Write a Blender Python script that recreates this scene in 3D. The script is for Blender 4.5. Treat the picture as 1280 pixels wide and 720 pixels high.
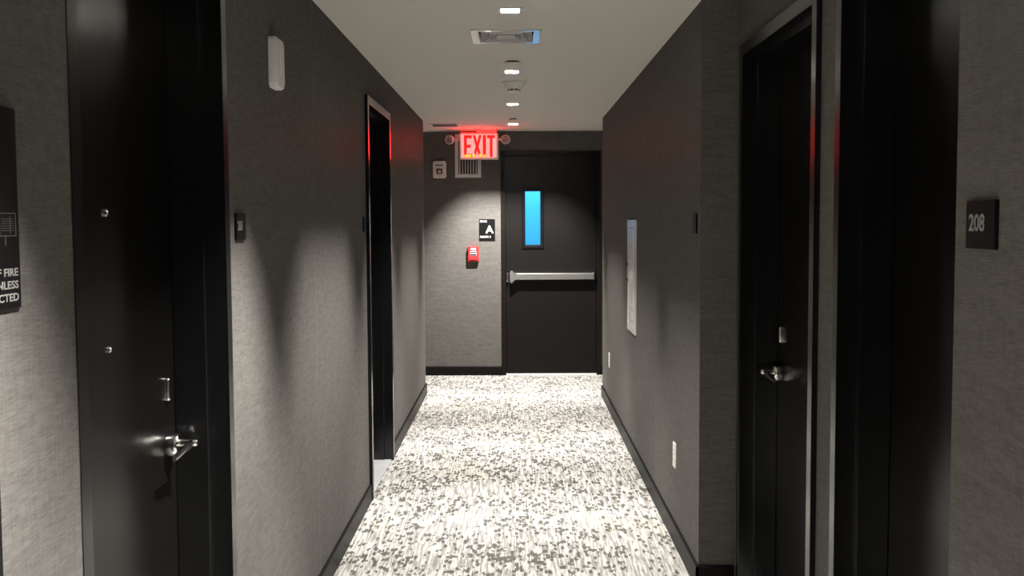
import bpy, bmesh, math, random
from mathutils import Matrix, Vector

for o in list(bpy.data.objects):
    bpy.data.objects.remove(o)
scene = bpy.context.scene
COL = scene.collection

# ------------------------------------------------------------------ camera
CAM_H = 1.48
YAW, PITCH, ROLL = 0.003744, 0.062872, 0.005236
fw = Vector((-math.sin(YAW) * math.cos(PITCH), math.cos(YAW) * math.cos(PITCH), -math.sin(PITCH)))
rt = Vector((math.cos(YAW), math.sin(YAW), 0.0))
up = rt.cross(fw)
cr, sr = math.cos(ROLL), math.sin(ROLL)
rt2, up2 = rt * cr - up * sr, rt * sr + up * cr
cam = bpy.data.objects.new('camera', bpy.data.cameras.new('camera'))
COL.objects.link(cam)
m = Matrix.Identity(4)
for i in range(3):
    m[i][0], m[i][1], m[i][2] = rt2[i], up2[i], -fw[i]
m[2][3] = CAM_H
cam.matrix_world = m
cam.data.sensor_width = 36.0
cam.data.lens = 36.0 * 1318.0 / 1280.0
cam.data.clip_start = 0.02
scene.camera = cam

# ------------------------------------------------------------------ world, exposure
world = bpy.data.worlds.new('world')
scene.world = world
world.use_nodes = True
world.node_tree.nodes['Background'].inputs[0].default_value = (0.0, 0.0, 0.0, 1)
world.node_tree.nodes['Background'].inputs[1].default_value = 0.0
vs = scene.view_settings
vs.view_transform = 'Standard'
vs.look = 'None'
vs.gamma = 1.0
vs.use_curve_mapping = False
vs.exposure = 0.0

# downlights: (y, power in W, offset of the lamp inside its can, depth of the lamp in its can)
LAMPS = [(-2.50, 110, (0.0, 0.0), 0.051), (-0.80, 110, (0.012, 0.0), 0.060), (0.90, 250, (0.019, 0.0), 0.056),
         (2.62, 205, (0.017, 0.0), 0.074), (4.36, 125, (0.008, 0.0), 0.066), (6.13, 125, (0.0075, 0.0), 0.066),
         (7.80, 125, (0.003, 0.0), 0.066), (9.38, 180, (0.0, -0.018), 0.051)]
LAMP_X = -0.018
CAN = 0.037            # half opening of a downlight can
EXIT_EMIT = 30.0
STAIR_W = 48.0

# ------------------------------------------------------------------ dimensions
XL, XLN, XR, XRR = -0.783, -0.768, 0.731, 0.874    # left wall, left wall near the lift, right wall, right recess
YB, YE = -3.2, 10.12
YL_END, YR_END = 9.03, 8.88
REC0, REC1 = 1.757, 4.18
ZC = 2.34


# ------------------------------------------------------------------ materials
MATS = {}


def nt(name):
    mt = bpy.data.materials.new(name)
    mt.use_nodes = True
    MATS[name] = mt
    return mt, mt.node_tree.nodes, mt.node_tree.links, mt.node_tree.nodes['Principled BSDF']


def simple(name, col, rough=0.5, metal=0.0, spec=0.5, emit=None, es=0.0, noise=0.06, nscale=40, bump=0.0, coat=0.0):
    mt, N, L, b = nt(name)
    tc = N.new('ShaderNodeTexCoord')
    n = N.new('ShaderNodeTexNoise')
    n.inputs['Scale'].default_value = nscale
    n.inputs['Detail'].default_value = 3
    L.new(tc.outputs['Object'], n.inputs['Vector'])
    mx = N.new('ShaderNodeMix')
    mx.data_type = 'RGBA'
    L.new(n.outputs['Fac'], mx.inputs['Factor'])
    mx.inputs['A'].default_value = (*[max(0, c * (1 - noise)) for c in col], 1)
    mx.inputs['B'].default_value = (*[min(1, c * (1 + noise)) for c in col], 1)
    L.new(mx.outputs['Result'], b.inputs['Base Color'])
    b.inputs['Roughness'].default_value = rough
    b.inputs['Metallic'].default_value = metal
    b.inputs['Specular IOR Level'].default_value = spec
    b.inputs['Coat Weight'].default_value = coat
    if emit:
        b.inputs['Emission Color'].default_value = (*emit, 1)
        b.inputs['Emission Strength'].default_value = es
    if bump:
        bp = N.new('ShaderNodeBump')
        bp.inputs['Strength'].default_value = bump
        bp.inputs['Distance'].default_value = 0.002
        L.new(n.outputs['Fac'], bp.inputs['Height'])
        L.new(bp.outputs['Normal'], b.inputs['Normal'])
    return mt


def mapping(N, L, src, scale, rot=(0, 0, 0)):
    mp = N.new('ShaderNodeMapping')
    mp.inputs['Scale'].default_value = scale
    mp.inputs['Rotation'].default_value = rot
    L.new(src, mp.inputs['Vector'])
    return mp.outputs['Vector']


def noise(N, L, vec, scale, detail=2.0, rough=0.5):
    n = N.new('ShaderNodeTexNoise')
    n.inputs['Scale'].default_value = scale
    n.inputs['Detail'].default_value = detail
    n.inputs['Roughness'].default_value = rough
    L.new(vec, n.inputs['Vector'])
    return n.outputs['Fac']


def math_(N, L, op, a, b=None, clamp=False):
    n = N.new('ShaderNodeMath')
    n.operation = op
    n.use_clamp = clamp
    for i, v in enumerate((a, b)):
        if v is None:
            continue
        if isinstance(v, (int, float)):
            n.inputs[i].default_value = v
        else:
            L.new(v, n.inputs[i])
    return n.outputs[0]


def mixc(N, L, fac, a, b):
    mx = N.new('ShaderNodeMix')
    mx.data_type = 'RGBA'
    if isinstance(fac, (int, float)):
        mx.inputs['Factor'].default_value = fac
    else:
        L.new(fac, mx.inputs['Factor'])
    for k, v in (('A', a), ('B', b)):
        if isinstance(v, tuple):
            mx.inputs[k].default_value = (*v, 1)
        else:
            L.new(v, mx.inputs[k])
    return mx.outputs['Result']


def ramp(N, L, fac, lo, hi):
    n = N.new('ShaderNodeMapRange')
    n.interpolation_type = 'SMOOTHSTEP'
    n.inputs['From Min'].default_value = lo
    n.inputs['From Max'].default_value = hi
    L.new(fac, n.inputs['Value'])
    return n.outputs['Result']


def wall_material():
    """Warm grey woven vinyl wall covering: horizontal thread, faint slubs, hairline sheet joints."""
    mt, N, L, b = nt('wallcovering')
    tc = N.new('ShaderNodeTexCoord')
    obj = tc.outputs['Object']
    hor = noise(N, L, mapping(N, L, obj, (30, 30, 420)), 1.0, 2)
    ver = noise(N, L, mapping(N, L, obj, (330, 330, 25)), 1.0, 2)
    slub = noise(N, L, mapping(N, L, obj, (9, 9, 60), (0.35, 0.0, 0.0)), 1.0, 3)
    wv = math_(N, L, 'ADD', math_(N, L, 'MULTIPLY', hor, 0.65), math_(N, L, 'MULTIPLY', ver, 0.35))
    f = math_(N, L, 'ADD', math_(N, L, 'MULTIPLY', wv, 0.75), math_(N, L, 'MULTIPLY', slub, 0.25))
    col = mixc(N, L, ramp(N, L, f, 0.3, 0.7), (0.090, 0.084, 0.079), (0.150, 0.142, 0.134))
    sep = N.new('ShaderNodeSeparateXYZ')
    L.new(obj, sep.inputs[0])
    # sheet joints every 1.37 m along the corridor
    fr = math_(N, L, 'FRACT', math_(N, L, 'DIVIDE', math_(N, L, 'ADD', sep.outputs['Y'], 11.38 - 4.265), 1.372))
    near = math_(N, L, 'LESS_THAN', math_(N, L, 'ABSOLUTE', math_(N, L, 'SUBTRACT', fr, 0.186)), 0.0016)
    col = mixc(N, L, math_(N, L, 'MULTIPLY', near, 0.5), col, (0.26, 0.25, 0.24))
    L.new(col, b.inputs['Base Color'])
    b.inputs['Roughness'].default_value = 0.42
    b.inputs['Specular IOR Level'].default_value = 0.0008
    bp = N.new('ShaderNodeBump')
    bp.inputs['Strength'].default_value = 0.25
    bp.inputs['Distance'].default_value = 0.001
    L.new(f, bp.inputs['Height'])
    L.new(bp.outputs['Normal'], b.inputs['Normal'])
    return mt


def carpet_material():
    """Cream loop carpet with lengthwise streaks and clustered charcoal flecks."""
    mt, N, L, b = nt('carpet')
    tc = N.new('ShaderNodeTexCoord')
    obj = tc.outputs['Object']
    sn = N.new('ShaderNodeVectorMath')
    sn.operation = 'SNAP'
    L.new(obj, sn.inputs[0])
    sn.inputs[1].default_value = (0.0055, 0.012, 1.0)
    blk = sn.outputs[0]
    streak = noise(N, L, mapping(N, L, blk, (110, 5.0, 1)), 1.0, 3, 0.6)
    fine = noise(N, L, mapping(N, L, obj, (260, 90, 1)), 1.0, 2)
    cluster = noise(N, L, mapping(N, L, obj, (2.6, 3.4, 1)), 1.0, 3, 0.6)
    flk = noise(N, L, mapping(N, L, blk, (50, 16, 1)), 1.0, 2.0, 0.55)
    beige = noise(N, L, mapping(N, L, obj, (1.7, 1.1, 1)), 1.0, 2)
    base = mixc(N, L, ramp(N, L, streak, 0.38, 0.60), (0.215, 0.209, 0.195), (0.50, 0.49, 0.465))
    base = mixc(N, L, math_(N, L, 'MULTIPLY', ramp(N, L, beige, 0.56, 0.70), 0.30), base, (0.46, 0.41, 0.325))
    base = mixc(N, L, math_(N, L, 'MULTIPLY', ramp(N, L, fine, 0.42, 0.2), 0.35), base, (0.21, 0.20, 0.183))
    vo = N.new('ShaderNodeTexVoronoi')
    vo.inputs['Scale'].default_value = 1.0
    vo.inputs['Randomness'].default_value = 0.95
    L.new(mapping(N, L, blk, (58, 22, 1)), vo.inputs['Vector'])
    rnd = N.new('ShaderNodeSeparateXYZ')
    L.new(vo.outputs['Color'], rnd.inputs[0])
    pick = math_(N, L, 'ADD', rnd.outputs[0], math_(N, L, 'MULTIPLY', math_(N, L, 'SUBTRACT', cluster, 0.5), 2.1))
    size = math_(N, L, 'SUBTRACT', math_(N, L, 'ADD', 0.28, math_(N, L, 'MULTIPLY', flk, 0.70)), vo.outputs['Distance'])
    dark = math_(N, L, 'MULTIPLY', ramp(N, L, pick, 0.59, 0.67), ramp(N, L, size, 0.0, 0.08))
    col = mixc(N, L, math_(N, L, 'MULTIPLY', dark, 0.88), base, (0.048, 0.046, 0.041))
    L.new(col, b.inputs['Base Color'])
    b.inputs['Roughness'].default_value = 0.95
    b.inputs['Specular IOR Level'].default_value = 0.1
    b.inputs['Sheen Weight'].default_value = 0.15
    bp = N.new('ShaderNodeBump')
    bp.inputs['Strength'].default_value = 0.4
    bp.inputs['Distance'].default_value = 0.0
    L.new(math_(N, L, 'SUBTRACT', math_(N, L, 'ADD', streak, fine), math_(N, L, 'MULTIPLY', dark, 0.5)), bp.inputs['Height'])
    L.new(bp.outputs['Normal'], b.inputs['Normal'])
    return mt


def glass_material():
    """Clear wired-door glass: see-through with a mirror sheen that grows at grazing angles."""
    mt, N, L, b = nt('door_glass')
    N.remove(b)
    tr = N.new('ShaderNodeBsdfTransparent')
    tr.inputs[0].default_value = (0.9, 0.97, 0.97, 1)
    gl = N.new('ShaderNodeBsdfGlossy')
    gl.inputs['Roughness'].default_value = 0.03
    fr = N.new('ShaderNodeFresnel')
    mx = N.new('ShaderNodeMixShader')
    L.new(fr.outputs[0], mx.inputs[0])
    L.new(tr.outputs[0], mx.inputs[1])
    L.new(gl.outputs[0], mx.inputs[2])
    L.new(mx.outputs[0], N['Material Output'].inputs['Surface'])
    return mt


wall_material()
carpet_material()
glass_material()
simple('ceiling_paint', (0.66, 0.63, 0.585), 0.9, spec=0.2, noise=0.03, nscale=60, bump=0.15)
simple('base_black', (0.009, 0.0085, 0.008), 0.40, spec=0.06)
simple('frame_black', (0.005, 0.005, 0.0055), 0.20, spec=0.5, noise=0.1, nscale=200)
simple('door_dark', (0.0035, 0.0031, 0.0029), 0.24, spec=0.18, noise=0.25, nscale=25)
simple('fire_door_dark', (0.0075, 0.0065, 0.0062), 0.42, spec=0.12, noise=0.1, nscale=60)
simple('chrome', (0.62, 0.61, 0.60), 0.16, 1.0, noise=0.03)
simple('satin_steel', (0.72, 0.72, 0.71), 0.30, 1.0, noise=0.05, nscale=90)
simple('aluminium', (0.62, 0.62, 0.61), 0.35, 0.35, noise=0.05)
simple('white_plastic', (0.72, 0.70, 0.67), 0.40)
simple('white_paint', (0.75, 0.74, 0.72), 0.30)
simple('trim_metal', (0.60, 0.59, 0.57), 0.32, 0.0, spec=0.6)
simple('diffuser_metal', (0.72, 0.70, 0.66), 0.06, 0.0, noise=0.02)
simple('cabinet_white', (0.80, 0.79, 0.77), 0.20, spec=0.6, noise=0.02)
simple('baffle_white', (0.80, 0.78, 0.74), 0.6)
simple('can_metal', (0.30, 0.30, 0.30), 0.5)
simple('sign_black', (0.006, 0.006, 0.006), 0.45, spec=0.08)
simple('sign_grey_print', (0.24, 0.236, 0.228), 0.5)
simple('sign_white_print', (0.85, 0.85, 0.84), 0.5)
simple('dim_print', (0.10, 0.10, 0.10), 0.5)
simple('alarm_red', (0.62, 0.030, 0.035), 0.30)
simple('print_black', (0.02, 0.02, 0.02), 0.5)
simple('vent_dark', (0.015, 0.015, 0.015), 0.8)
simple('slat_grey', (0.45, 0.44, 0.43), 0.5)
simple('marble_grey', (0.42, 0.43, 0.44), 0.35, noise=0.12, nscale=12)
simple('stair_blue', (0.075, 0.55, 0.85), 0.7)
simple('led_lens', (0.8, 0.8, 0.78), 0.5)
simple('exit_face', (0.78, 0.74, 0.73), 0.35, emit=(1.0, 0.50, 0.48), es=0.55)
simple('exit_red', (0.7, 0.02, 0.02), 0.4, emit=(1.0, 0.0003, 0.0002), es=EXIT_EMIT)
simple('exit_added_glow', (0.7, 0.02, 0.02), 0.4, emit=(1.0, 0.0010, 0.0006), es=70.0)  # added red glow that tints the ceiling above the sign
simple('exit_glow', (0.8, 0.3, 0.05), 0.4, emit=(1.0, 0.27, 0.02), es=2.6)
simple('lamp_glass', (0.22, 0.22, 0.22), 0.12, 0.0, spec=0.8, noise=0.5, nscale=160)


# ------------------------------------------------------------------ mesh helpers
def link(name, me, mat, parent=None):
    o = bpy.data.objects.new(name, me)
    COL.objects.link(o)
    if mat:
        me.materials.clear()
        me.materials.append(MATS[mat])
    if parent is not None:
        o.parent = parent
    return o


def root_of(o):
    while o.parent:
        o = o.parent
    return o


def build(name, bm, mat, parent=None, smooth=False):
    """Turns world-space geometry into one object; children keep the thing's own origin."""
    bmesh.ops.recalc_face_normals(bm, faces=bm.faces)
    if parent is not None:
        off = root_of(parent).location
        bmesh.ops.translate(bm, verts=bm.verts, vec=-off)
    me = bpy.data.meshes.new(name)
    bm.to_mesh(me)
    bm.free()
    if smooth:
        for p in me.polygons:
            p.use_smooth = True
        me.set_sharp_from_angle(angle=math.radians(35))
    return link(name, me, mat, parent)


def tag(o, label, cat=None, group=None, kind=None):
    o['label'] = label
    if cat:
        o['category'] = cat
    if group:
        o['group'] = group
    if kind:
        o['kind'] = kind
    return o


def thing(name, loc, label, cat, group=None, kind=None):
    o = bpy.data.objects.new(name, None)
    o.empty_display_size = 0.05
    COL.objects.link(o)
    o.location = loc
    return tag(o, label, cat, group, kind)


class Plane:
    """A wall as a working plane: u along the wall (reading direction = sgn), d into the wall, z up."""

    def __init__(self, axis, pos, into, sgn):
        self.axis, self.pos, self.into, self.sgn = axis, pos, into, sgn

    def P(self, u, d, z):
        if self.axis == 'x':
            return Vector((self.pos + self.into * d, u, z))
        if self.axis == 'y':
            return Vector((u, self.pos + self.into * d, z))
        # ceiling: u = x, z argument = y, d up into the ceiling
        return Vector((u, z, self.pos + d))


LEFT = Plane('x', XL, -1, 1)
LEFTN = Plane('x', XLN, -1, 1)
RIGHT = Plane('x', XR, 1, -1)
RECESS = Plane('x', XRR, 1, -1)
END = Plane('y', YE, 1, 1)
CEIL = Plane('c', ZC, 1, 1)


def box(bm, pl, u0, u1, d0, d1, z0, z1, bev=0.0, seg=2):
    c = [pl.P(u, d, z) for z in (z0, z1) for d in (d0, d1) for u in (u0, u1)]
    v = [bm.verts.new(p) for p in c]
    fs = [bm.faces.new([v[i] for i in q]) for q in
          ((0, 1, 3, 2), (4, 5, 7, 6), (0, 1, 5, 4), (2, 3, 7, 6), (0, 2, 6, 4), (1, 3, 7, 5))]
    if bev:
        es = list({e for f in fs for e in f.edges})
        bmesh.ops.bevel(bm, geom=es, offset=bev, segments=seg, affect='EDGES', profile=0.5)


WORLD = Plane('c', 0.0, 1, 1)      # u = x, z argument = y, d = height


def wbox(bm, x0, x1, y0, y1, z0, z1, bev=0.0, seg=2):
    box(bm, WORLD, x0, x1, z0, z1, y0, y1, bev, seg)


def rounded(u0, u1, z0, z1, r, n=5):
    pts = []
    for cx, cz, a in ((u1 - r, z1 - r, 0), (u0 + r, z1 - r, 90), (u0 + r, z0 + r, 180), (u1 - r, z0 + r, 270)):
        for k in range(n + 1):
            t = math.radians(a + 90 * k / n)
            pts.append((cx + r * math.cos(t), cz + r * math.sin(t)))
    return pts


def loft(bm, pl, rings):
    """rings: list of (outline [(u,z)...], d), capped at both ends."""
    vr = [[bm.verts.new(pl.P(u, d, z)) for u, z in pts] for pts, d in rings]
    n = len(vr[0])
    for a, b in zip(vr, vr[1:]):
        for i in range(n):
            bm.faces.new((a[i], a[(i + 1) % n], b[(i + 1) % n], b[i]))
    bm.faces.new(vr[0])
    bm.faces.new(list(reversed(vr[-1])))


def circle(cu, cz, r, n=28):
    return [(cu + r * math.cos(2 * math.pi * k / n), cz + r * math.sin(2 * math.pi * k / n)) for k in range(n)]


def lathe(bm, pl, cu, cz, prof, n=28):
    """prof: list of (radius, d)."""
    loft(bm, pl, [(circle(cu, cz, r, n), d) for r, d in prof])


def plate(name, pl, u0, u1, z0, z1, r, d0, d1, mat, parent, bev=0.002):
    bm = bmesh.new()
    rings = [(rounded(u0, u1, z0, z1, r), d0), (rounded(u0, u1, z0, z1, r), d1 + bev),
             (rounded(u0 + bev, u1 - bev, z0 + bev, z1 - bev, max(r - bev, 0.0005)), d1)]
    loft(bm, pl, rings)
    return build(name, bm, mat, parent, True)


def frame_ring(bm, pl, u0, u1, z0, z1, w, d0, d1, bev=0.0015):
    box(bm, pl, u0, u0 + w, d0, d1, z0, z1, bev)
    box(bm, pl, u1 - w, u1, d0, d1, z0, z1, bev)
    box(bm, pl, u0 + w, u1 - w, d0, d1, z0, z0 + w, bev)
    box(bm, pl, u0 + w, u1 - w, d0, d1, z1 - w, z1, bev)


def text(name, pl, body, u, z, size, d, mat, parent, align='LEFT', sx=1.0, weight=0.0, extrude=0.0004, label=None):
    cu = bpy.data.curves.new(name, 'FONT')
    cu.body = body
    cu.size = size
    cu.align_x = align
    cu.offset = weight
    cu.extrude = extrude
    cu.resolution_u = 3
    tmp = bpy.data.objects.new(name, cu)
    COL.objects.link(tmp)
    dg = bpy.context.evaluated_depsgraph_get()
    me = bpy.data.meshes.new_from_object(tmp.evaluated_get(dg))
    bpy.data.objects.remove(tmp)
    off = root_of(parent).location
    for v in me.vertices:
        v.co = pl.P(u + pl.sgn * v.co.x * sx, d - v.co.z, z + v.co.y) - off
    o = link(name, me, mat, parent)
    if label:
        o['label'] = label
    return o


# ------------------------------------------------------------------ structure
bm = bmesh.new()
wbox(bm, -2.6, 1.4, YB - 0.1, YE + 0.02, -0.08, 0.0)
tag(build('floor', bm, 'carpet'), 'cream carpet with charcoal flecks running down the hallway', 'carpet', kind='structure')

# ceiling slab with real openings for the cans and grilles
VENT = (-0.172, 0.094, 4.815, 5.115)
GRILLE = (-0.735, -0.515, 9.32, 9.56)
holes = [(LAMP_X - CAN - 0.006, LAMP_X + CAN + 0.006, y - CAN - 0.006, y + CAN + 0.006) for y, _, _, _ in LAMPS] + [VENT, GRILLE]
xs = sorted({-2.6, 1.4} | {h[i] for h in holes for i in (0, 1)})
ys = sorted({YB - 0.1, YE + 0.02} | {h[i] for h in holes for i in (2, 3)})
bm = bmesh.new()
vg = {}


def gv(x, y, z):
    k = (x, y, z)
    if k not in vg:
        vg[k] = bm.verts.new(k)
    return vg[k]


for i in range(len(xs) - 1):
    for j in range(len(ys) - 1):
        cx, cy = (xs[i] + xs[i + 1]) / 2, (ys[j] + ys[j + 1]) / 2
        if any(h[0] < cx < h[1] and h[2] < cy < h[3] for h in holes):
            continue
        for z in (ZC, ZC + 0.015):
            bm.faces.new([gv(xs[i], ys[j], z), gv(xs[i + 1], ys[j], z), gv(xs[i + 1], ys[j + 1], z), gv(xs[i], ys[j + 1], z)])
for h in holes:
    c = [(h[0], h[2]), (h[1], h[2]), (h[1], h[3]), (h[0], h[3])]
    for k in range(4):
        a, b_ = c[k], c[(k + 1) % 4]
        bm.faces.new([gv(*a, ZC), gv(*b_, ZC), gv(*b_, ZC + 0.015), gv(*a, ZC + 0.015)])
tag(build('ceiling', bm, 'ceiling_paint'), 'plain warm white plaster ceiling with recessed lights', 'ceiling', kind='structure')

D1 = (1.826, 2.832)
D2 = (5.53, 6.53)
D3 = (3.04, 4.07)
D4 = (1.84, 2.855)
DTOP = 2.145
LIFT = (0.16, 1.26)
LTOP = 2.16
TH = 0.20


def wall_run(bm, pl, u0, u1, openings, ztop=ZC, th=TH):
    u = u0
    for a, b_, top in openings:
        a, b_, top = a + 0.004, b_ - 0.004, top - 0.004
        box(bm, pl, u, a, 0, th, 0, ztop)
        box(bm, pl, a, b_, 0, th, top, ztop)
        u = b_
    box(bm, pl, u, u1, 0, th, 0, ztop)


bm = bmesh.new()
wall_run(bm, LEFT, D1[0] + 0.004, YL_END, [(D1[0], D1[1], DTOP), (D2[0], D2[1], DTOP)])
box(bm, LEFTN, D1[0], D1[0] + 0.004, 0, TH, 0, ZC)
wall_run(bm, LEFTN, YB, D1[0], [(LIFT[0], LIFT[1], LTOP)])
tag(build('wall_left', bm, 'wallcovering'), 'grey woven wallcovering beside room 201', 'wall', kind='structure')

bm = bmesh.new()
box(bm, RIGHT, REC1, YR_END, 0, 0.143, 0, ZC)
box(bm, RIGHT, YB, REC0, 0, 0.143, 0, ZC)
box(bm, RECESS, YB, REC0, 0, TH, 0, ZC)
wall_run(bm, RECESS, REC0, REC1, [(D4[0], D4[1], DTOP), (D3[0], D3[1], DTOP)])
box(bm, RECESS, REC1, YR_END, 0, TH, 0, ZC)
tag(build('wall_right', bm, 'wallcovering'), 'grey woven wallcovering stepping back around two doors', 'wall', kind='structure')

ED = (-0.140, 0.816)
EDTOP = 2.15
bm = bmesh.new()
wall_run(bm, END, -2.6, 1.4, [(ED[0], ED[1], EDTOP)], th=0.18)
tag(build('wall_end', bm, 'wallcovering'), 'grey wall around the stair door', 'wall', kind='structure')
bm = bmesh.new()
wbox(bm, -2.6, -2.4, YL_END - 0.2, YE, 0, ZC)
wbox(bm, -2.6, XL - TH, YL_END - 0.2, YL_END, 0, ZC)
tag(build('wall_alcove_left', bm, 'wallcovering'), 'grey wall closing the side passage at the left', 'wall', kind='structure')
bm = bmesh.new()
wbox(bm, 1.12, 1.4, YR_END - 0.2, YE, 0, ZC)
tag(build('wall_alcove_right', bm, 'wallcovering'), 'grey wall closing the niche beside the stair door', 'wall', kind='structure')
bm = bmesh.new()
wbox(bm, XL - TH, XRR + TH, YB - 0.1, YB, 0, ZC)
tag(build('wall_back', bm, 'wallcovering'), 'grey wall at the other end of the hallway', 'wall', kind='structure')


def base_run(bm, pl, u0, u1, h=0.092, t=0.012):
    pts = [(0.0, 0), (-t, 0), (-t, h - 0.006), (-t + 0.004, h), (0.0, h)]
    a = [bm.verts.new(pl.P(u0, d, z)) for d, z in pts]
    b_ = [bm.verts.new(pl.P(u1, d, z)) for d, z in pts]
    n = len(pts)
    for i in range(n):
        bm.faces.new((a[i], a[(i + 1) % n], b_[(i + 1) % n], b_[i]))
    bm.faces.new(a)
    bm.faces.new(list(reversed(b_)))


bm = bmesh.new()
base_run(bm, LEFT, D1[1], D2[0])
base_run(bm, LEFT, D2[1], YL_END)
base_run(bm, LEFTN, LIFT[1], D1[0])
base_run(bm, LEFTN, YB, LIFT[0])
tag(build('baseboard_left', bm, 'base_black'), 'low black baseboard along the wall of room 201', 'baseboard', kind='structure')
bm = bmesh.new()
base_run(bm, RIGHT, REC1 - 0.012, YR_END)
base_run(bm, Plane('y', REC1, 1, 1), XR - 0.012, XRR)
base_run(bm, RECESS, D4[1], D3[0])
base_run(bm, RIGHT, YB, REC0)
base_run(bm, Plane('y', REC0, -1, 1), XR - 0.012, XRR)
tag(build('baseboard_right', bm, 'base_black'), 'low black baseboard along the wall with outlets', 'baseboard', kind='structure')
bm = bmesh.new()
base_run(bm, END, -2.4, ED[0], 0.088)
base_run(bm, END, ED[1], 1.12, 0.088)
tag(build('baseboard_end', bm, 'base_black'), 'low black baseboard beside the stair door', 'baseboard', kind='structure')


# ------------------------------------------------------------------ guest room doors
def lever_set(leaf, pl, u, z, d, hinge):
    """Round rose, spindle and a drooping lever that points to the hinge side (hinge = +1/-1 along u)."""
    bm = bmesh.new()
    lathe(bm, pl, u, z, [(0.030, d), (0.0315, d - 0.003), (0.0315, d - 0.028), (0.029, d - 0.032), (0.020, d - 0.033)], 32)
    build('rose', bm, 'chrome', leaf, True)
    bm = bmesh.new()
    lathe(bm, pl, u, z + 0.006, [(0.0105, d - 0.020), (0.0105, d - 0.072), (0.008, d - 0.078)], 20)
    # blade: tapered bar with a slight sweep, turned down and back towards the door at its tip
    n = 9
    rings = []
    for k in range(n):
        t = k / (n - 1)
        uu = u + hinge * (-0.012 + 0.125 * t)
        zz = z + 0.006 - 0.016 * t * t
        dd = d - 0.066 + 0.012 * t * t
        hh = 0.0115 - 0.003 * t
        tt = 0.0060 - 0.0015 * t
        rings.append([pl.P(uu, dd + a * tt, zz + c * hh) for a, c in
                      ((-1, -.6), (-1, .6), (-.5, 1), (.5, 1), (1, .6), (1, -.6), (.5, -1), (-.5, -1))])
    vr = [[bm.verts.new(p) for p in r] for r in rings]
    for a, b_ in zip(vr, vr[1:]):
        for i in range(8):
            bm.faces.new((a[i], a[(i + 1) % 8], b_[(i + 1) % 8], b_[i]))
    bm.faces.new(vr[0])
    bm.faces.new(list(reversed(vr[-1])))
    build('lever', bm, 'chrome', leaf, True)
    # small oblong lock escutcheon above
    bm = bmesh.new()
    loft(bm, pl, [(rounded(u - 0.009, u + 0.009, z + 0.115, z + 0.177, 0.0088), d),
                  (rounded(u - 0.009, u + 0.009, z + 0.115, z + 0.177, 0.0088), d - 0.007),
                  (rounded(u - 0.0075, u + 0.0075, z + 0.117, z + 0.175, 0.0073), d - 0.010),
                  (rounded(u - 0.004, u + 0.004, z + 0.121, z + 0.171, 0.0038), d - 0.012)])
    build('lock_escutcheon', bm, 'chrome', leaf, True)


def guest_door(name, pl, span, top, label, far_latch=True, leaf_d=0.124, flush=False):
    u0, u1 = span
    pr = 0.0 if flush else 0.0
    root = thing(name, pl.P((u0 + u1) / 2, 0, 0), label, 'door', kind='structure')
    f0 = -0.017
    w = 0.046
    bm = bmesh.new()
    box(bm, pl, u0, u0 + w, f0, TH - 0.02, 0, top, 0.0015)
    box(bm, pl, u1 - w, u1, f0, TH - 0.02, 0, top, 0.0015)
    box(bm, pl, u0 + w, u1 - w, f0, TH - 0.02, top - w, top, 0.0015)
    build('frame', bm, 'frame_black', root)
    bm = bmesh.new()
    s = 0.016
    box(bm, pl, u0 + w, u0 + w + s, 0.040, leaf_d - 0.001, 0, top - w, 0.001)
    box(bm, pl, u1 - w - s, u1 - w, 0.040, leaf_d - 0.001, 0, top - w, 0.001)
    box(bm, pl, u0 + w + s, u1 - w - s, 0.040, leaf_d - 0.001, top - w - s, top - w, 0.001)
    build('door_stop', bm, 'frame_black', root)
    bm = bmesh.new()
    box(bm, pl, u0 + w + 0.003, u1 - w - 0.003, leaf_d, leaf_d + 0.044, 0.010, top - w - 0.003, 0.0015)
    leaf = build('leaf', bm, 'door_dark', root)
    bm = bmesh.new()
    box(bm, pl, u0 + w, u1 - w, -0.002, TH, 0.0, 0.007, 0.002)
    build('threshold', bm, 'marble_grey', root)
    latch = (u1 - w - 0.080) if far_latch else (u0 + w + 0.080)
    lever_set(leaf, pl, latch, 0.905, leaf_d, -1 if far_latch else 1)
    mid = (u0 + u1) / 2
    for k, zz in enumerate((1.504, 1.200)):
        bm = bmesh.new()
        r = 0.0085 if k == 0 else 0.0065
        lathe(bm, pl, mid, zz, [(r, leaf_d), (r, leaf_d - 0.004), (r - 0.002, leaf_d - 0.0055), (r - 0.003, leaf_d - 0.003)], 16)
        build('peephole', bm, 'chrome' if k == 0 else 'satin_steel', leaf, True)
    return root


guest_door('door_1', LEFT, D1, DTOP, 'black door of room 201 with two peepholes and chrome lever')
guest_door('door_2', LEFT, D2, DTOP, 'black recessed door with a grey threshold, further along the wall of room 201', False)
guest_door('door_3', RECESS, D3, DTOP, 'black recessed door with chrome lever, tucked beside the wall corner')
guest_door('door_4', RECESS, D4, DTOP, 'black recessed door of room 208 beside its number plaque', False)

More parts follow.
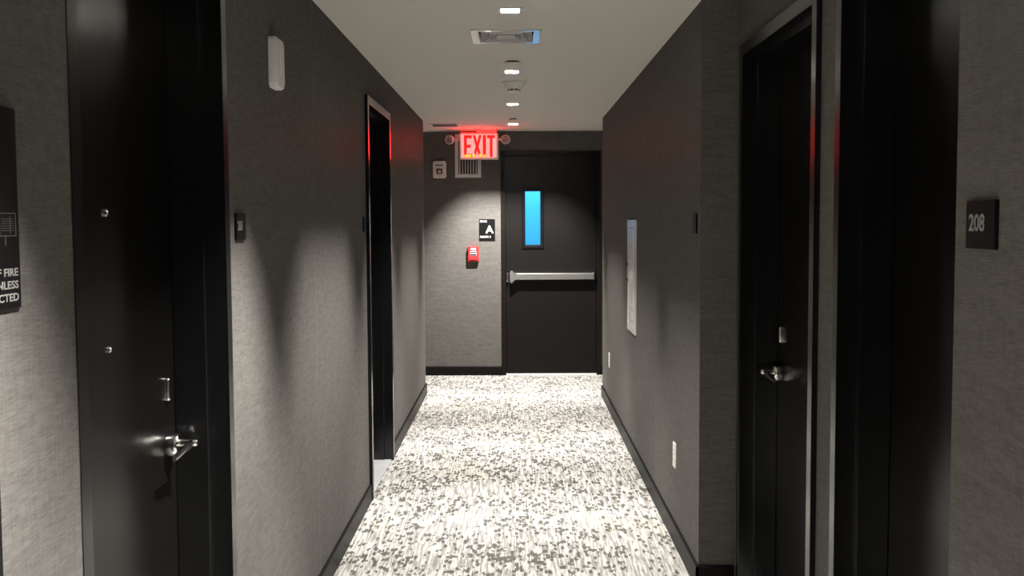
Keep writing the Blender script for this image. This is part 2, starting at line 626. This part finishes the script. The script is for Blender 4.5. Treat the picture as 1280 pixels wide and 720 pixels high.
# lift at the near end of the left wall: only the edge of its frame shows
root = thing('door_5', LEFTN.P(sum(LIFT) / 2, 0, 0), 'black framed lift opening beside the fire notice', 'lift door', kind='structure')
bm = bmesh.new()
box(bm, LEFTN, LIFT[0], LIFT[0] + 0.06, -0.006, 0.18, 0, LTOP, 0.0015)
box(bm, LEFTN, LIFT[1] - 0.06, LIFT[1], -0.006, 0.18, 0, LTOP, 0.0015)
box(bm, LEFTN, LIFT[0] + 0.06, LIFT[1] - 0.06, -0.006, 0.18, LTOP - 0.06, LTOP, 0.0015)
build('frame', bm, 'frame_black', root)
mid = sum(LIFT) / 2
for a, b_ in ((LIFT[0] + 0.06, mid - 0.002), (mid + 0.002, LIFT[1] - 0.06)):
    bm = bmesh.new()
    box(bm, LEFTN, a, b_, 0.11, 0.14, 0.008, LTOP - 0.06, 0.001)
    build('door_panel', bm, 'satin_steel', root)
bm = bmesh.new()
box(bm, LEFTN, LIFT[0] + 0.06, LIFT[1] - 0.06, 0.0, 0.18, 0.0, 0.006, 0.001)
build('threshold', bm, 'satin_steel', root)

# ------------------------------------------------------------------ stair door at the end
root = thing('door_6', END.P(sum(ED) / 2, 0, 0), 'black fire door with narrow lit window and steel push bar', 'door', kind='structure')
w = 0.043
bm = bmesh.new()
box(bm, END, ED[0], ED[0] + w, -0.016, 0.18, 0, EDTOP, 0.0015)
box(bm, END, ED[1] - w, ED[1], -0.016, 0.18, 0, EDTOP, 0.0015)
box(bm, END, ED[0] + w, ED[1] - w, -0.016, 0.18, EDTOP - w, EDTOP, 0.0015)
build('frame', bm, 'fire_door_dark', root)
bm = bmesh.new()
box(bm, END, ED[0] + w - 0.002, ED[0] + w + 0.02, 0.060, 0.10, 0, EDTOP - w, 0.001)
box(bm, END, ED[1] - w - 0.02, ED[1] - w + 0.002, 0.060, 0.10, 0, EDTOP - w, 0.001)
box(bm, END, ED[0] + w, ED[1] - w, 0.060, 0.10, EDTOP - w - 0.02, EDTOP - w + 0.002, 0.001)
build('door_stop', bm, 'fire_door_dark', root)
LX0, LX1, LZ1 = ED[0] + w + 0.003, ED[1] - w - 0.003, EDTOP - w - 0.003
GX0, GX1, GZ0, GZ1 = 0.093, 0.237, 1.257, 1.768
LD = 0.012
bm = bmesh.new()
box(bm, END, LX0, GX0, LD, LD + 0.044, 0.016, LZ1)
box(bm, END, GX1, LX1, LD, LD + 0.044, 0.016, LZ1)
box(bm, END, GX0, GX1, LD, LD + 0.044, 0.016, GZ0)
box(bm, END, GX0, GX1, LD, LD + 0.044, GZ1, LZ1)
leaf = build('leaf', bm, 'fire_door_dark', root)
bm = bmesh.new()
frame_ring(bm, END, GX0 - 0.034, GX1 + 0.030, GZ0 - 0.036, GZ1 + 0.030, 0.028, LD - 0.010, LD, 0.003)
build('window_frame', bm, 'frame_black', leaf)
bm = bmesh.new()
box(bm, END, GX0, GX1, LD + 0.018, LD + 0.024, GZ0, GZ1)
build('pane', bm, 'door_glass', leaf)
# push bar: rail, latch head, end cap, strike
bm = bmesh.new()
prof = [(0.925, 0.0), (0.925, -0.052), (0.932, -0.060), (0.978, -0.060), (0.985, -0.052), (0.985, 0.0)]
a = [bm.verts.new(END.P(0.004, LD + d, z)) for z, d in prof]
b_ = [bm.verts.new(END.P(0.738, LD + d, z)) for z, d in prof]
for i in range(len(prof)):
    j = (i + 1) % len(prof)
    bm.faces.new((a[i], a[j], b_[j], b_[i]))
bm.faces.new(a)
bm.faces.new(list(reversed(b_)))
pb = build('push_rail', bm, 'satin_steel', leaf)
pb['label'] = 'satin steel push rail'
bm = bmesh.new()
loft(bm, END, [([(-0.060, 0.905), (-0.048, 0.890), (-0.034, 0.890), (-0.022, 0.905), (-0.016, 0.918), (0.008, 0.924), (0.008, 0.986),
                 (-0.016, 0.990), (-0.022, 0.998), (-0.034, 1.008), (-0.050, 1.008), (-0.060, 0.995)], LD),
               ([(-0.060, 0.905), (-0.048, 0.890), (-0.034, 0.890), (-0.022, 0.905), (-0.016, 0.918), (0.008, 0.924), (0.008, 0.986),
                 (-0.016, 0.990), (-0.022, 0.998), (-0.034, 1.008), (-0.050, 1.008), (-0.060, 0.995)], LD - 0.058),
               ([(-0.056, 0.908), (-0.046, 0.895), (-0.036, 0.895), (-0.026, 0.908), (-0.018, 0.921), (0.008, 0.927), (0.008, 0.983),
                 (-0.018, 0.987), (-0.026, 0.996), (-0.036, 1.003), (-0.048, 1.003), (-0.056, 0.992)], LD - 0.066)])
build('latch_head', bm, 'satin_steel', leaf, True)
bm = bmesh.new()
box(bm, END, 0.738, 0.749, LD - 0.062, LD, 0.922, 0.992, 0.002)
build('end_cap', bm, 'satin_steel', leaf)
bm = bmesh.new()
box(bm, END, -0.088, -0.071, LD - 0.030, -0.010, 0.905, 0.990, 0.002)
lathe(bm, END, -0.0795, 0.970, [(0.006, LD - 0.030), (0.005, LD - 0.036)], 12)
lathe(bm, END, -0.0795, 0.925, [(0.006, LD - 0.030), (0.005, LD - 0.036)], 12)
build('strike', bm, 'chrome', root, True)
bm = bmesh.new()
loft(bm, Plane('y', YE, 1, 1), [([(ED[0] + w, 0.0), (ED[1] - w, 0.0), (ED[1] - w, 0.004), (ED[0] + w, 0.004)], -0.060),
                                ([(ED[0] + w, 0.0), (ED[1] - w, 0.0), (ED[1] - w, 0.014), (ED[0] + w, 0.014)], -0.030),
                                ([(ED[0] + w, 0.0), (ED[1] - w, 0.0), (ED[1] - w, 0.014), (ED[0] + w, 0.014)], 0.16)])
build('threshold', bm, 'aluminium', root)

# stairwell behind the fire door, painted blue and brightly lit
bm = bmesh.new()
Y0, Y1 = YE + 0.18, YE + 1.7
wbox(bm, -0.9, 1.5, Y1, Y1 + 0.1, 0, 2.6)
wbox(bm, -1.0, -0.9, Y0, Y1 + 0.1, 0, 2.6)
wbox(bm, 1.5, 1.6, Y0, Y1 + 0.1, 0, 2.6)
wbox(bm, -1.0, 1.6, Y0, Y1 + 0.1, 2.6, 2.7)
wbox(bm, -1.0, 1.6, Y0 - 0.16, Y1 + 0.1, -0.1, 0.0)
wbox(bm, -1.0, 1.6, Y0, Y0 + 0.02, 2.2, 2.6)
tag(build('wall_stairwell', bm, 'stair_blue'), 'blue painted stairwell seen through the fire door window', 'stairwell', kind='structure')
la = bpy.data.lights.new('stair_lamp', 'AREA')
la.shape = 'RECTANGLE'
la.size, la.size_y = 1.4, 0.9
la.energy = STAIR_W
la.color = (0.85, 0.97, 1.0)
lo = bpy.data.objects.new('stair_lamp', la)
COL.objects.link(lo)
lo.location = (0.3, YE + 0.95, 2.58)


# ------------------------------------------------------------------ downlights
def downlight(y, watts, off, can_d, label):
    root = thing('downlight', (LAMP_X, y, ZC), label, 'ceiling light', 'square recessed ceiling lights in a row')
    bm = bmesh.new()
    x0, x1, y0, y1 = LAMP_X - CAN, LAMP_X + CAN, y - CAN, y + CAN
    frame_ring(bm, CEIL, x0 - 0.017, x1 + 0.017, y0 - 0.017, y1 + 0.017, 0.0168, -0.003, 0.0, 0.0008)
    build('trim', bm, 'trim_metal', root)
    bm = bmesh.new()
    t = 0.003
    zt = can_d + 0.02
    box(bm, CEIL, x0 - t, x0, 0.0, zt, y0 - t, y1 + t)
    box(bm, CEIL, x1, x1 + t, 0.0, zt, y0 - t, y1 + t)
    box(bm, CEIL, x0, x1, 0.0, zt, y0 - t, y0)
    box(bm, CEIL, x0, x1, 0.0, zt, y1, y1 + t)
    box(bm, CEIL, x0 - t, x1 + t, zt, zt + t, y0 - t, y1 + t)
    build('baffle', bm, 'baffle_white', root)
    bm = bmesh.new()
    lathe(bm, CEIL, LAMP_X + off[0], y + off[1], [(0.017, zt), (0.017, zt - 0.012), (0.014, can_d + 0.002)], 20)
    build('lens', bm, 'led_lens', root, True)
    li = bpy.data.lights.new('led', 'AREA')
    li.shape = 'DISK'
    li.size = 0.026
    li.energy = watts
    li.color = (1.0, 0.965, 0.90)
    lo = bpy.data.objects.new('led', li)
    COL.objects.link(lo)
    lo.parent = root
    lo.location = (off[0], off[1], can_d)


names = ['square recessed ceiling light behind the lift'] * 3 + ['square recessed ceiling light between the doors of rooms 201 and 208',
         'square recessed ceiling light in front of the ceiling air diffuser', 'square recessed ceiling light next to the smoke detector',
         'square recessed ceiling light between the smoke detector and the stair end', 'square recessed ceiling light beside the exit sign']
names[0] = 'square recessed ceiling light at the blank end of the hallway'
names[1] = 'square recessed ceiling light between the lift and the blank end'
names[2] = 'square recessed ceiling light in front of the lift'
for (y, wt, off, cd), lb in zip(LAMPS, names):
    downlight(y, wt, off, cd, lb)

# ------------------------------------------------------------------ ceiling fittings
cx, cy = (VENT[0] + VENT[1]) / 2, (VENT[2] + VENT[3]) / 2
root = thing('air_diffuser', (cx, cy, ZC), 'square metal air diffuser set in the ceiling', 'air vent')
bm = bmesh.new()
loops = [(0.026, 0.0), (0.026, -0.005), (-0.008, -0.005), (-0.010, 0.004), (-0.014, 0.03)]
vr = []
for e, d in loops:
    u0, u1, y0, y1 = VENT[0] - e, VENT[1] + e, VENT[2] - e, VENT[3] + e
    vr.append([bm.verts.new(CEIL.P(u, d, y)) for u, y in ((u0, y0), (u1, y0), (u1, y1), (u0, y1))])
for a, b_ in zip(vr, vr[1:]):
    for i in range(4):
        bm.faces.new((a[i], a[(i + 1) % 4], b_[(i + 1) % 4], b_[i]))
build('frame', bm, 'diffuser_metal', root)
for k, (e0, e1) in enumerate(((-0.030, -0.048), (-0.066, -0.084))):
    bm = bmesh.new()
    vr = []
    for e, d in ((e0 + 0.014, 0.000), (e0, -0.007), (e1, 0.012)):
        u0, u1, y0, y1 = VENT[0] - e, VENT[1] + e, VENT[2] - e, VENT[3] + e
        vr.append([bm.verts.new(CEIL.P(u, d, y)) for u, y in ((u0, y0), (u1, y0), (u1, y1), (u0, y1))])
    for a, b_ in zip(vr, vr[1:]):
        for i in range(4):
            bm.faces.new((a[i], a[(i + 1) % 4], b_[(i + 1) % 4], b_[i]))
    build('louvre', bm, 'slat_grey', root)
bm = bmesh.new()
wbox(bm, VENT[0] + 0.09, VENT[1] - 0.09, VENT[2] + 0.10, VENT[3] - 0.10, ZC - 0.004, ZC + 0.004, 0.001)
build('centre_plate', bm, 'slat_grey', root)
bm = bmesh.new()
box(bm, CEIL, VENT[0], VENT[1], 0.06, 0.07, VENT[2], VENT[3])
for u0, u1, y0, y1 in ((VENT[0] - .004, VENT[0], VENT[2], VENT[3]), (VENT[1], VENT[1] + .004, VENT[2], VENT[3]),
                       (VENT[0], VENT[1], VENT[2] - .004, VENT[2]), (VENT[0], VENT[1], VENT[3], VENT[3] + .004)):
    box(bm, CEIL, u0, u1, 0.015, 0.07, y0, y1)
build('duct', bm, 'vent_dark', root)

root = thing('ceiling_grille', ((GRILLE[0] + GRILLE[1]) / 2, (GRILLE[2] + GRILLE[3]) / 2, ZC),
             'white framed slotted grille in the ceiling beside the exit sign', 'air vent')
bm = bmesh.new()
frame_ring(bm, CEIL, GRILLE[0] - 0.03, GRILLE[1] + 0.03, GRILLE[2] - 0.03, GRILLE[3] + 0.03, 0.03, -0.006, 0.0, 0.001)
build('frame', bm, 'white_paint', root)
for k in range(9):
    bm = bmesh.new()
    y = GRILLE[2] + 0.016 + k * 0.026
    loft(bm, Plane('x', 0, 1, 1), [([(y, ZC), (y + 0.003, ZC), (y + 0.014, ZC + 0.016), (y + 0.011, ZC + 0.016)], GRILLE[0]),
                                   ([(y, ZC), (y + 0.003, ZC), (y + 0.014, ZC + 0.016), (y + 0.011, ZC + 0.016)], GRILLE[1])])
    build('slat', bm, 'slat_grey', root)
bm = bmesh.new()
box(bm, CEIL, GRILLE[0], GRILLE[1], 0.03, 0.04, GRILLE[2], GRILLE[3])
for u0, u1, y0, y1 in ((GRILLE[0] - .004, GRILLE[0], GRILLE[2], GRILLE[3]), (GRILLE[1], GRILLE[1] + .004, GRILLE[2], GRILLE[3]),
                       (GRILLE[0], GRILLE[1], GRILLE[2] - .004, GRILLE[2]), (GRILLE[0], GRILLE[1], GRILLE[3], GRILLE[3] + .004)):
    box(bm, CEIL, u0, u1, 0.015, 0.04, y0, y1)
build('duct', bm, 'vent_dark', root)


def sprinkler_cover(x, y, label):
    root = thing('sprinkler_cover', (x, y, ZC), label, 'sprinkler', 'round sprinkler cover discs on the ceiling')
    bm = bmesh.new()
    lathe(bm, CEIL, x, y, [(0.030, 0.0), (0.030, -0.008)], 24)
    build('collar', bm, 'vent_dark', root, True)
    bm = bmesh.new()
    lathe(bm, CEIL, x, y, [(0.042, -0.0075), (0.042, -0.0095), (0.040, -0.0105)], 32)
    build('disc', bm, 'ceiling_paint', root, True)


sprinkler_cover(-0.012, 5.74, 'small round ceiling disc between the air diffuser and the smoke detector')
sprinkler_cover(-0.018, 8.91, 'small round ceiling disc near the exit sign')

root = thing('smoke_detector', (-0.006, 6.58, ZC), 'white round smoke detector on the ceiling', 'smoke detector')
bm = bmesh.new()
lathe(bm, CEIL, -0.006, 6.58, [(0.074, 0.0), (0.075, -0.004), (0.073, -0.008), (0.066, -0.010)], 36)
build('base', bm, 'white_plastic', root, True)
bm = bmesh.new()
lathe(bm, CEIL, -0.006, 6.58, [(0.066, -0.010), (0.058, -0.024), (0.046, -0.042), (0.043, -0.044)], 36)
build('body', bm, 'white_plastic', root, True)
bm = bmesh.new()
lathe(bm, CEIL, -0.006, 6.58, [(0.036, -0.0435), (0.036, -0.053)], 30)
build('sensing_slot', bm, 'vent_dark', root, True)
for k in range(8):
    bm = bmesh.new()
    a = math.radians(45 * k + 90)
    c, s = math.cos(a), math.sin(a)
    px, py = -0.006 + 0.037 * c, 6.58 + 0.037 * s
    lathe(bm, CEIL, px, py, [(0.004, -0.043), (0.004, -0.054)], 8)
    build('rib', bm, 'white_plastic', root, True)
bm = bmesh.new()
lathe(bm, CEIL, -0.006, 6.58, [(0.041, -0.053), (0.040, -0.058), (0.028, -0.064), (0.010, -0.066)], 36)
build('cap', bm, 'white_plastic', root, True)
bm = bmesh.new()
lathe(bm, CEIL, 0.022, 6.536, [(0.004, -0.024), (0.004, -0.032)], 10)
build('indicator', bm, 'print_black', root, True)

# ------------------------------------------------------------------ exit sign with emergency heads
EX = Plane('y', 9.93, 1, 1)
root = thing('exit_sign', (-0.340, 9.93, ZC), 'glowing red EXIT sign with two emergency lamp heads', 'exit sign')
bm = bmesh.new()
loft(bm, EX, [(rounded(-0.523, -0.158, 2.063, 2.310, 0.012), 0.055), (rounded(-0.523, -0.158, 2.063, 2.310, 0.012), 0.002),
              (rounded(-0.519, -0.162, 2.067, 2.306, 0.010), -0.002)])
build('housing', bm, 'white_plastic', root, True)
bm = bmesh.new()
loft(bm, EX, [(rounded(-0.508, -0.174, 2.078, 2.298, 0.006), 0.0), (rounded(-0.508, -0.174, 2.078, 2.298, 0.006), -0.004)])
build('face', bm, 'exit_face', root)
# letters drawn as strokes
LH0, LH1 = 2.083, 2.288
lets = {
    'E': [[(0, 0), (1, 0), (1, .14), (.34, .14), (.34, .43), (.85, .43), (.85, .57), (.34, .57), (.34, .86), (1, .86), (1, 1), (0, 1)]],
    'X': [[(0, 0), (.30, 0), (.5, .34), (.70, 0), (1, 0), (.66, .5), (1, 1), (.70, 1), (.5, .66), (.30, 1), (0, 1), (.34, .5)]],
    'I': [[(0, 0), (1, 0), (1, 1), (0, 1)]],
    'T': [[(.33, 0), (.67, 0), (.67, .86), (1, .86), (1, 1), (0, 1), (0, .86), (.33, .86)]],
}
for ch, u0, u1 in (('E', -0.479, -0.406), ('X', -0.398, -0.314), ('I', -0.302, -0.274), ('T', -0.262, -0.188)):
    bm = bmesh.new()
    for poly in lets[ch]:
        pts = [(u0 + (u1 - u0) * a, LH0 + (LH1 - LH0) * b) for a, b in poly]
        f_ = [bm.verts.new(EX.P(u, -0.007, z)) for u, z in pts]
        g_ = [bm.verts.new(EX.P(u, -0.004, z)) for u, z in pts]
        bm.faces.new(f_)
        bm.faces.new(list(reversed(g_)))
        for i in range(len(pts)):
            j = (i + 1) % len(pts)
            bm.faces.new((f_[i], f_[j], g_[j], g_[i]))
    bm.normal_update()
    bmesh.ops.triangulate(bm, faces=[f for f in bm.faces if len(f.verts) > 4])
    build('letter', bm, 'exit_red', root)
# hot spots of the lamp row along the foot of the letters
for u0, u1, h in ((-0.474, -0.412, 0.018), (-0.394, -0.376, 0.026), (-0.338, -0.318, 0.026), (-0.299, -0.277, 0.018)):
    bm = bmesh.new()
    box(bm, EX, u0, u1, -0.0085, -0.0068, LH0 + 0.002, LH0 + 0.006 + h)
    build('lamp_spot', bm, 'exit_glow', root)
bm = bmesh.new()
box(bm, EX, -0.500, -0.180, 0.004, 0.012, 2.3102, 2.312)  # added glowing strip to redden the ceiling, not a lens of the sign
build('added_glow_strip', bm, 'exit_added_glow', root)
for a_, b_ in ((-0.506, -0.502), (-0.178, -0.174)):
    bm = bmesh.new()
    box(bm, EX, a_, b_, 0.000, 0.014, 2.309, 2.322)  # added end lip, keeps the strip's red light off the side walls
    build('added_glow_shield', bm, 'white_plastic', root)
bm = bmesh.new()
box(bm, EX, -0.365, -0.178, 0.014, 0.050, 2.310, ZC, 0.002)
build('canopy', bm, 'white_plastic', root)
for cu, side in ((-0.612, -1), (-0.088, 1)):
    bm = bmesh.new()
    edge = -0.523 if side < 0 else -0.158
    a0 = edge - side * 0.004
    a1 = cu - side * 0.022
    lo_, hi_ = min(a0, a1), max(a0, a1)
    loft(bm, Plane('x', 0, 1, 1), [([(9.955 + 0.012 * math.cos(t), 2.250 + 0.012 * math.sin(t)) for t in [k * math.pi / 6 for k in range(12)]], lo_),
                                   ([(9.955 + 0.009 * math.cos(t), 2.250 + 0.009 * math.sin(t)) for t in [k * math.pi / 6 for k in range(12)]], hi_)])
    build('arm', bm, 'white_plastic', root, True)
    # round lamp head turned outwards a little
    ang = math.radians(28 if side < 0 else -12)
    bm = bmesh.new()
    lathe(bm, Plane('y', 0, 1, 1), 0, 0, [(0.012, 0.040), (0.030, 0.034), (0.043, 0.010), (0.043, -0.020), (0.039, -0.024), (0.037, -0.020)], 28)
    M = Matrix.Translation((cu, 9.955, 2.250)) @ Matrix.Rotation(ang if side > 0 else -ang, 4, 'Z') @ Matrix.Rotation(math.radians(8), 4, 'X')
    bmesh.ops.transform(bm, matrix=M, verts=bm.verts)
    hd = build('lamp_head', bm, 'white_plastic', root, True)
    bm = bmesh.new()
    lathe(bm, Plane('y', 0, 1, 1), 0, 0, [(0.0365, -0.019), (0.030, -0.0225), (0.012, -0.025)], 28)
    bmesh.ops.transform(bm, matrix=M, verts=bm.verts)
    build('lamp_glass', bm, 'lamp_glass', hd, True)
    bm = bmesh.new()
    for k in range(6):
        t = k * math.pi / 3
        lathe(bm, Plane('y', 0, 1, 1), 0.020 * math.cos(t), 0.020 * math.sin(t), [(0.006, -0.021), (0.006, -0.0262)], 10)
    bmesh.ops.transform(bm, matrix=M, verts=bm.verts)
    build('lamp_ring', bm, 'slat_grey', hd, True)

# ------------------------------------------------------------------ end wall fittings
root = thing('wall_vent', END.P(-0.451, 0, 1.901), 'white wall register with upright slats behind the exit sign', 'air vent')
VU0, VU1, VZ0, VZ1 = -0.575, -0.327, 1.901, 2.313
bm = bmesh.new()
frame_ring(bm, END, VU0, VU1, VZ0, VZ1, 0.033, -0.010, 0.0, 0.002)
build('frame', bm, 'white_paint', root)
bm = bmesh.new()
box(bm, END, VU0 + 0.03, VU1 - 0.03, -0.0018, -0.0006, VZ0 + 0.03, VZ1 - 0.03)
build('duct', bm, 'vent_dark', root)
for k in range(7):
    u = VU0 + 0.046 + k * 0.0258
    bm = bmesh.new()
    loft(bm, WORLD, [([(u - 0.005, YE - 0.002), (u - 0.003, YE - 0.002), (u + 0.005, YE - 0.009), (u + 0.003, YE - 0.009)], VZ0 + 0.03),
                     ([(u - 0.005, YE - 0.002), (u - 0.003, YE - 0.002), (u + 0.005, YE - 0.009), (u + 0.003, YE - 0.009)], VZ1 - 0.03)])
    build('slat', bm, 'white_paint', root)

root = thing('alarm_sounder', END.P(-0.723, 0, 1.896), 'small white rounded alarm sounder beside the wall register', 'alarm')
plate('housing', END, -0.788, -0.659, 1.896, 2.060, 0.022, 0.0, -0.030, 'white_plastic', root, 0.006)
bm = bmesh.new()
box(bm, END, -0.758, -0.690, -0.0315, -0.0295, 2.012, 2.026)
t_ = build('slot', bm, 'dim_print', root)
bm = bmesh.new()
for a in (-0.768, -0.683):
    box(bm, END, a, a + 0.005, -0.0312, -0.0295, 1.985, 2.040)
box(bm, END, -0.768, -0.678, -0.0312, -0.0295, 2.036, 2.041)
build('groove', bm, 'slat_grey', root)
plate('lens_surround', END, -0.755, -0.693, 1.936, 1.990, 0.010, -0.029, -0.033, 'dim_print', root, 0.001)
bm = bmesh.new()
lathe(bm, END, -0.724, 1.958, [(0.016, -0.032), (0.014, -0.038), (0.006, -0.042)], 16)
build('lens', bm, 'white_plastic', root, True)
bm = bmesh.new()
lathe(bm, END, -0.724, 1.912, [(0.003, -0.029), (0.003, -0.031)], 8)
build('screw', bm, 'print_black', root)

root = thing('stair_sign', END.P(-0.273, 0, 1.297), 'black stair sign with a large white letter A', 'sign')
plate('panel', END, -0.350, -0.197, 1.297, 1.505, 0.002, 0.0, -0.005, 'sign_black', root, 0.001)
text('lettering', END, 'STAIR', -0.342, 1.474, 0.026, -0.005, 'sign_white_print', root, weight=0.0003)
text('lettering', END, 'A', -0.250, 1.372, 0.100, -0.005, 'sign_white_print', root, 'CENTER', 1.05, 0.0022)
text('lettering', END, 'FLOOR 2', -0.342, 1.327, 0.026, -0.005, 'sign_white_print', root, weight=0.0003)

root = thing('fire_alarm_pull', END.P(-0.405, 0, 1.100), 'red fire alarm pull station below the stair sign', 'fire alarm')
plate('housing', END, -0.457, -0.353, 1.100, 1.246, 0.006, 0.0, -0.042, 'alarm_red', root, 0.004)
bm = bmesh.new()
loft(bm, END, [([(-0.444, 1.116), (-0.366, 1.116), (-0.366, 1.150), (-0.444, 1.150)], -0.040),
               ([(-0.444, 1.118), (-0.366, 1.118), (-0.366, 1.148), (-0.444, 1.148)], -0.050)])
build('pull_handle', bm, 'alarm_red', root)
bm = bmesh.new()
box(bm, END, -0.436, -0.374, -0.0445, -0.0415, 1.156, 1.200, 0.001)
build('grip_bar', bm, 'slat_grey', root)
for z0, z1 in ((1.160, 1.174), (1.184, 1.192)):
    bm = bmesh.new()
    box(bm, END, -0.434, -0.376, -0.0455, -0.0440, z0, z1)
    build('print_band', bm, 'print_black', root)
text('lettering', END, 'FIRE', -0.405, 1.211, 0.028, -0.0425, 'sign_white_print', root, 'CENTER', 0.95, 0.0008)


# ------------------------------------------------------------------ room number plaques
def plaque(pl, u0, u1, z0, z1, label, number=None):
    root = thing('room_plaque', pl.P((u0 + u1) / 2, 0, z0), label, 'sign', 'black room number plaques')
    plate('panel', pl, u0, u1, z0, z1, 0.003, 0.0, -0.007, 'sign_black', root, 0.001)
    if number:
        lead = (u0 + 0.011) if pl.sgn > 0 else (u1 - 0.011)
        text('lettering', pl, number, lead, z0 + 0.029, 0.037, -0.007, 'sign_grey_print', root, 'LEFT', 1.02, 0.0008)
    return root


plaque(LEFT, 2.936, 3.036, 1.431, 1.508, 'small black plaque numbered 201 beside the door with two peepholes', '201')
plaque(LEFT, 5.402, 5.500, 1.431, 1.508, 'small black plaque beside the door with the grey threshold')
plaque(RIGHT, 1.600, 1.701, 1.433, 1.510, 'black plaque reading 208 on the wall across from the fire notice', '208')
plaque(RIGHT, 4.245, 4.340, 1.428, 1.506, 'small black plaque at the corner where the wall steps back')

# ------------------------------------------------------------------ wall devices on the left
root = thing('wall_sensor', LEFT.P(3.45, 0, 1.91), 'white oblong rounded device high on the wall of room 201', 'wall sensor')
bm = bmesh.new()
loft(bm, LEFT, [(rounded(3.385, 3.500, 1.912, 2.075, 0.020), 0.0), (rounded(3.385, 3.500, 1.912, 2.075, 0.020), -0.018),
                (rounded(3.390, 3.496, 1.917, 2.070, 0.018), -0.026), (rounded(3.398, 3.488, 1.925, 2.062, 0.014), -0.029)])
build('housing', bm, 'white_plastic', root, True)
bm = bmesh.new()
loft(bm, LEFT, [(rounded(3.420, 3.468, 1.945, 2.045, 0.010), -0.028), (rounded(3.424, 3.464, 1.949, 2.041, 0.008), -0.032)])
build('cover', bm, 'white_paint', root, True)

# fire notice: only its right edge is in the picture
root = thing('fire_notice', LEFTN.P(1.476, 0, 1.352), 'black fire instruction notice with a small floor plan', 'sign')
FN0, FN1 = 1.300, 1.618
plate('panel', LEFTN, FN0, FN1, 1.352, 1.656, 0.002, 0.0, -0.006, 'sign_black', root, 0.001)
for z, s in ((1.402, 'IN CASE OF FIRE'), (1.383, 'USE STAIRS UNLESS'), (1.364, 'OTHERWISE INSTRUCTED')):
    text('lettering', LEFTN, s, FN1 - 0.008, z, 0.0165, -0.006, 'sign_grey_print', root, 'RIGHT', 1.52, 0.0003)
bm = bmesh.new()
frame_ring(bm, LEFTN, FN1 - 0.062, FN1 - 0.011, 1.462, 1.497, 0.0012, -0.0066, -0.006, 0)
for k in range(6):
    z = 1.470 + 0.0035 * k
    box(bm, LEFTN, FN1 - 0.055, FN1 - 0.018, -0.0066, -0.006, z, z + 0.0008)
box(bm, LEFTN, FN1 - 0.030, FN1 - 0.029, -0.0066, -0.006, 1.466, 1.492)
box(bm, LEFTN, FN1 - 0.045, FN1 - 0.044, -0.0066, -0.006, 1.448, 1.462)
build('floor_plan', bm, 'dim_print', root)

# lift call panel below the notice: only its edge is in the picture
root = thing('call_panel', LEFTN.P(1.476, 0, 0.93), 'dark lift call panel below the fire notice', 'call panel')
plate('faceplate', LEFTN, 1.402, 1.532, 0.93, 1.17, 0.003, 0.0, -0.006, 'sign_black', root, 0.001)
for z in (1.09, 1.01):
    bm = bmesh.new()
    lathe(bm, LEFTN, 1.467, z, [(0.022, -0.0055), (0.022, -0.009), (0.018, -0.010)], 24)
    build('button', bm, 'satin_steel', root, True)

# ------------------------------------------------------------------ right wall: cabinet and outlets
root = thing('wall_cabinet', RIGHT.P(6.58, 0, 0.79), 'flat white metal cabinet door set in the wall beside the outlets', 'cabinet')
CU0, CU1, CZ0, CZ1 = 6.375, 6.810, 0.785, 1.488
bm = bmesh.new()
frame_ring(bm, RIGHT, CU0, CU1, CZ0, CZ1, 0.050, -0.012, 0.0, 0.002)
build('frame', bm, 'cabinet_white', root)
bm = bmesh.new()
box(bm, RIGHT, CU0 + 0.052, CU1 - 0.052, -0.010, 0.0, CZ0 + 0.052, CZ1 - 0.052, 0.002)
dr = build('door', bm, 'cabinet_white', root)
bm = bmesh.new()
frame_ring(bm, RIGHT, CU0 + 0.085, CU1 - 0.085, CZ0 + 0.16, CZ1 - 0.085, 0.010, -0.013, -0.009, 0.002)
build('panel_moulding', bm, 'cabinet_white', dr)
bm = bmesh.new()
box(bm, RIGHT, CU0 + 0.10, CU1 - 0.16, -0.0115, -0.0095, CZ0 + 0.075, CZ0 + 0.125)
build('label_plate', bm, 'slat_grey', dr)
for z in (1.105, 1.205):
    bm = bmesh.new()
    lathe(bm, RIGHT, CU1 - 0.030, z, [(0.010, -0.012), (0.010, -0.020), (0.007, -0.022)], 14)
    build('latch', bm, 'print_black', root, True)


def outlet(u, z, label):
    root = thing('wall_outlet', RIGHT.P(u, 0, z - 0.058), label, 'outlet', 'white wall outlets low on the wall')
    plate('cover_plate', RIGHT, u - 0.036, u + 0.036, z - 0.058, z + 0.058, 0.005, 0.0, -0.006, 'white_plastic', root, 0.002)
    for dz in (-0.022, 0.022):
        bm = bmesh.new()
        loft(bm, RIGHT, [(rounded(u - 0.016, u + 0.016, z + dz - 0.015, z + dz + 0.015, 0.008), -0.0055),
                         (rounded(u - 0.016, u + 0.016, z + dz - 0.015, z + dz + 0.015, 0.008), -0.0075)])
        s_ = build('socket', bm, 'white_paint', root)
        bm = bmesh.new()
        box(bm, RIGHT, u - 0.008, u - 0.006, -0.0079, -0.0074, z + dz - 0.002, z + dz + 0.007)
        box(bm, RIGHT, u + 0.006, u + 0.008, -0.0079, -0.0074, z + dz - 0.002, z + dz + 0.007)
        build('slots', bm, 'print_black', s_)


outlet(4.815, 0.400, 'white wall outlet nearer the corner where the wall steps back')
outlet(8.215, 0.392, 'white wall outlet beyond the white cabinet, near the stair door')
